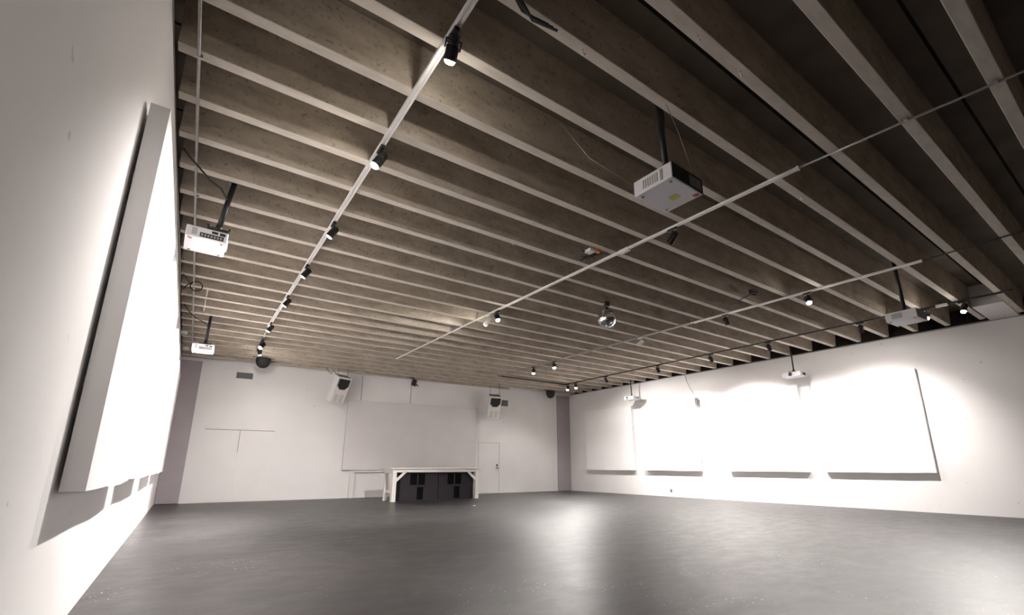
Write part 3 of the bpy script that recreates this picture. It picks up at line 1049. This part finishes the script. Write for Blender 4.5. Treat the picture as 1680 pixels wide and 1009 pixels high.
def chain(x, y, z0, z1, label, r=.008, step=.022, material='white_metal'):
    bm = new()
    z = z0
    i = 0
    while z > z1:
        lathe(bm, [(0, r), (r * .85, r * .5), (r, 0), (r * .85, -r * .5), (0, -r)], 8, 0, Matrix.Translation((0, .02 * (z0 - z) / (z0 - z1), z - z0)))
        z -= step; i += 1
    tube(bm, [(0, 0, 0), (0, .02, z1 - z0)], .0025, 5)
    return tag(obj('bead_chain', bm, material, loc=(x, y, z0)), label, 'chain')


chain(-.10, jy(10), ZC, 3.62, 'pale beaded chain hanging from the ceiling above the farther left projector', r=.011)
chain(.47, jy(9), ZC, 3.72, 'faint thin chain hanging from the ceiling between the left wall and the white track', r=.006, material='steel')

# tangle where the middle track is joined
t = thing('junction_box', 'small white junction box with cables and an orange plug on the middle track', 'junction box', loc=(4.35, 4.45, ZC))
bm = new(); bx(bm, -.05, .05, -.06, .06, -.045, -.001); obj('box', bm, 'white_metal', t, bevel=.004)
bm = new(); bx(bm, .06, .13, -.09, -.03, -.04, -.001); obj('plug', bm, 'orange', t, bevel=.004)
for k in range(4):
    rnd = random.Random(k + 50)
    bm = new(); tube(bm, [(0, 0, -.02)] + [(rnd.uniform(-.16, .18), rnd.uniform(-.1, .3), rnd.uniform(-.12, .0)) for _ in range(3)] + [(.2, .05 + .1 * k, -.02)], .006, 6)
    obj('lead', bm, 'cable', t)
# bundle above the second white track
t = thing('cable_bundle', 'knot of black cable stuffed beside a joist above the right-hand white track', 'cable', loc=(8.02, 4.05, ZC + .02))
for k in range(5):
    bm = new()
    rnd = random.Random(k + 90)
    ph = rnd.uniform(0, 6)
    tube(bm, [(.10 * math.cos(a * .7 + ph) + rnd.uniform(-.02, .02), .05 * math.sin(a * .7 + ph), .03 * math.sin(a + k) + .01) for a in range(12)], .009, 6)
    obj('loop', bm, 'cable', t)
bm = new(); tube(bm, [(.02, .05, 0), (-.02, .25, -.06), (.10, .5, -.08), (.36, .62, -.05), (.5, .66, -.03)], .008, 6); obj('tail', bm, 'cable', t)
# bundle at the near end of the left track
t = thing('cable_bundle', 'black cable bundle against a joist at the top edge of the picture', 'cable', loc=(1.45, 2.02, ZC - .022))
for k in range(3):
    bm = new(); tube(bm, [(-.12 + .03 * k, -.05, -.012), (-.02, .0 - .02 * k, -.02 - .006 * k), (.08, .01 * k, -.014), (.2 + .04 * k, -.01, -.004)], .010, 6); obj('lead', bm, 'cable', t)

# wires steadying the big projector
line_thing('guy_wire', 'thin wire from a joist down to the left side of the middle projector', 'wire', [(2.35, 2.72, ZC - .005), (2.58, 2.60, 3.68), (2.87, 2.38, 3.40)], .0025, 'steel')
line_thing('guy_wire', 'thin wire from a joist down to the back of the middle projector', 'wire', [(2.95, 2.02, ZC - .005), (3.05, 1.99, 3.75), (3.20, 1.99, 3.41)], .0025, 'steel')

# cable and small weight by the second right-wall panel
y = 9.12
line_thing('cable', 'thin dark cable curving down from the joists to the edge of a right wall panel', 'cable',
           [(xr(9.5) - .13, 9.48, ZC - .01), (xr(9.4) - .13, 9.44, 3.80), (xr(9.3) - .13, 9.32, 3.50), (xr(9.1) - .13, 9.16, 3.27), (xr(9.1) - .13, 9.14, 3.185)], .007, 'cable')
t = thing('cable_clip', 'small grey clip box at the top edge of a right wall panel', 'clip', loc=(xr(9.13) - .12, 9.135, 3.06))
bm = new(); bx(bm, -.04, .0, -.05, .05, -.12, .12); obj('housing', bm, 'clip_grey', t, bevel=.005)
bm = new(); tube(bm, [(-.02, .0, -.12), (-.02, .0, -2.0)], .007, 6); obj('drop_cord', bm, 'clip_grey', t)

# bolts and hooks left in the joist feet
for i, (px, k) in enumerate(((2.6, -4), (3.15, -4), (5.4, -3), (2.0, -3), (5.9, -1), (7.4, 0), (3.3, 2))):
    bm = new()
    tube(bm, [(0, 0, 0), (0, 0, -.03), (.012, 0, -.045), (.022, 0, -.03)], .005, 6)
    tag(obj('ceiling_hook', bm, 'white_metal', loc=(px, jy(k), ZC)), 'tiny metal hook left in the underside of a joist', 'hook', 'hooks left in the joists')

# scraps on the floor
for i, (x, y) in enumerate(((6.32, 11.1),)):
    bm = new()
    pts = [(-.05, -.02), (.01, -.035), (.055, -.01), (.04, .03), (-.02, .035)]
    vs = [bm.verts.new((a, b, .004 + .006 * (j % 2))) for j, (a, b) in enumerate(pts)]
    lo = [bm.verts.new((a, b, 0)) for a, b in pts]
    bm.faces.new(vs); bm.faces.new(lo[::-1])
    for j in range(5):
        bm.faces.new((lo[j], lo[(j + 1) % 5], vs[(j + 1) % 5], vs[j]))
    tag(obj('paper_scrap', bm, 'white_metal', loc=(x, y, 0)), 'small white scrap lying on the floor before the table', 'scrap')
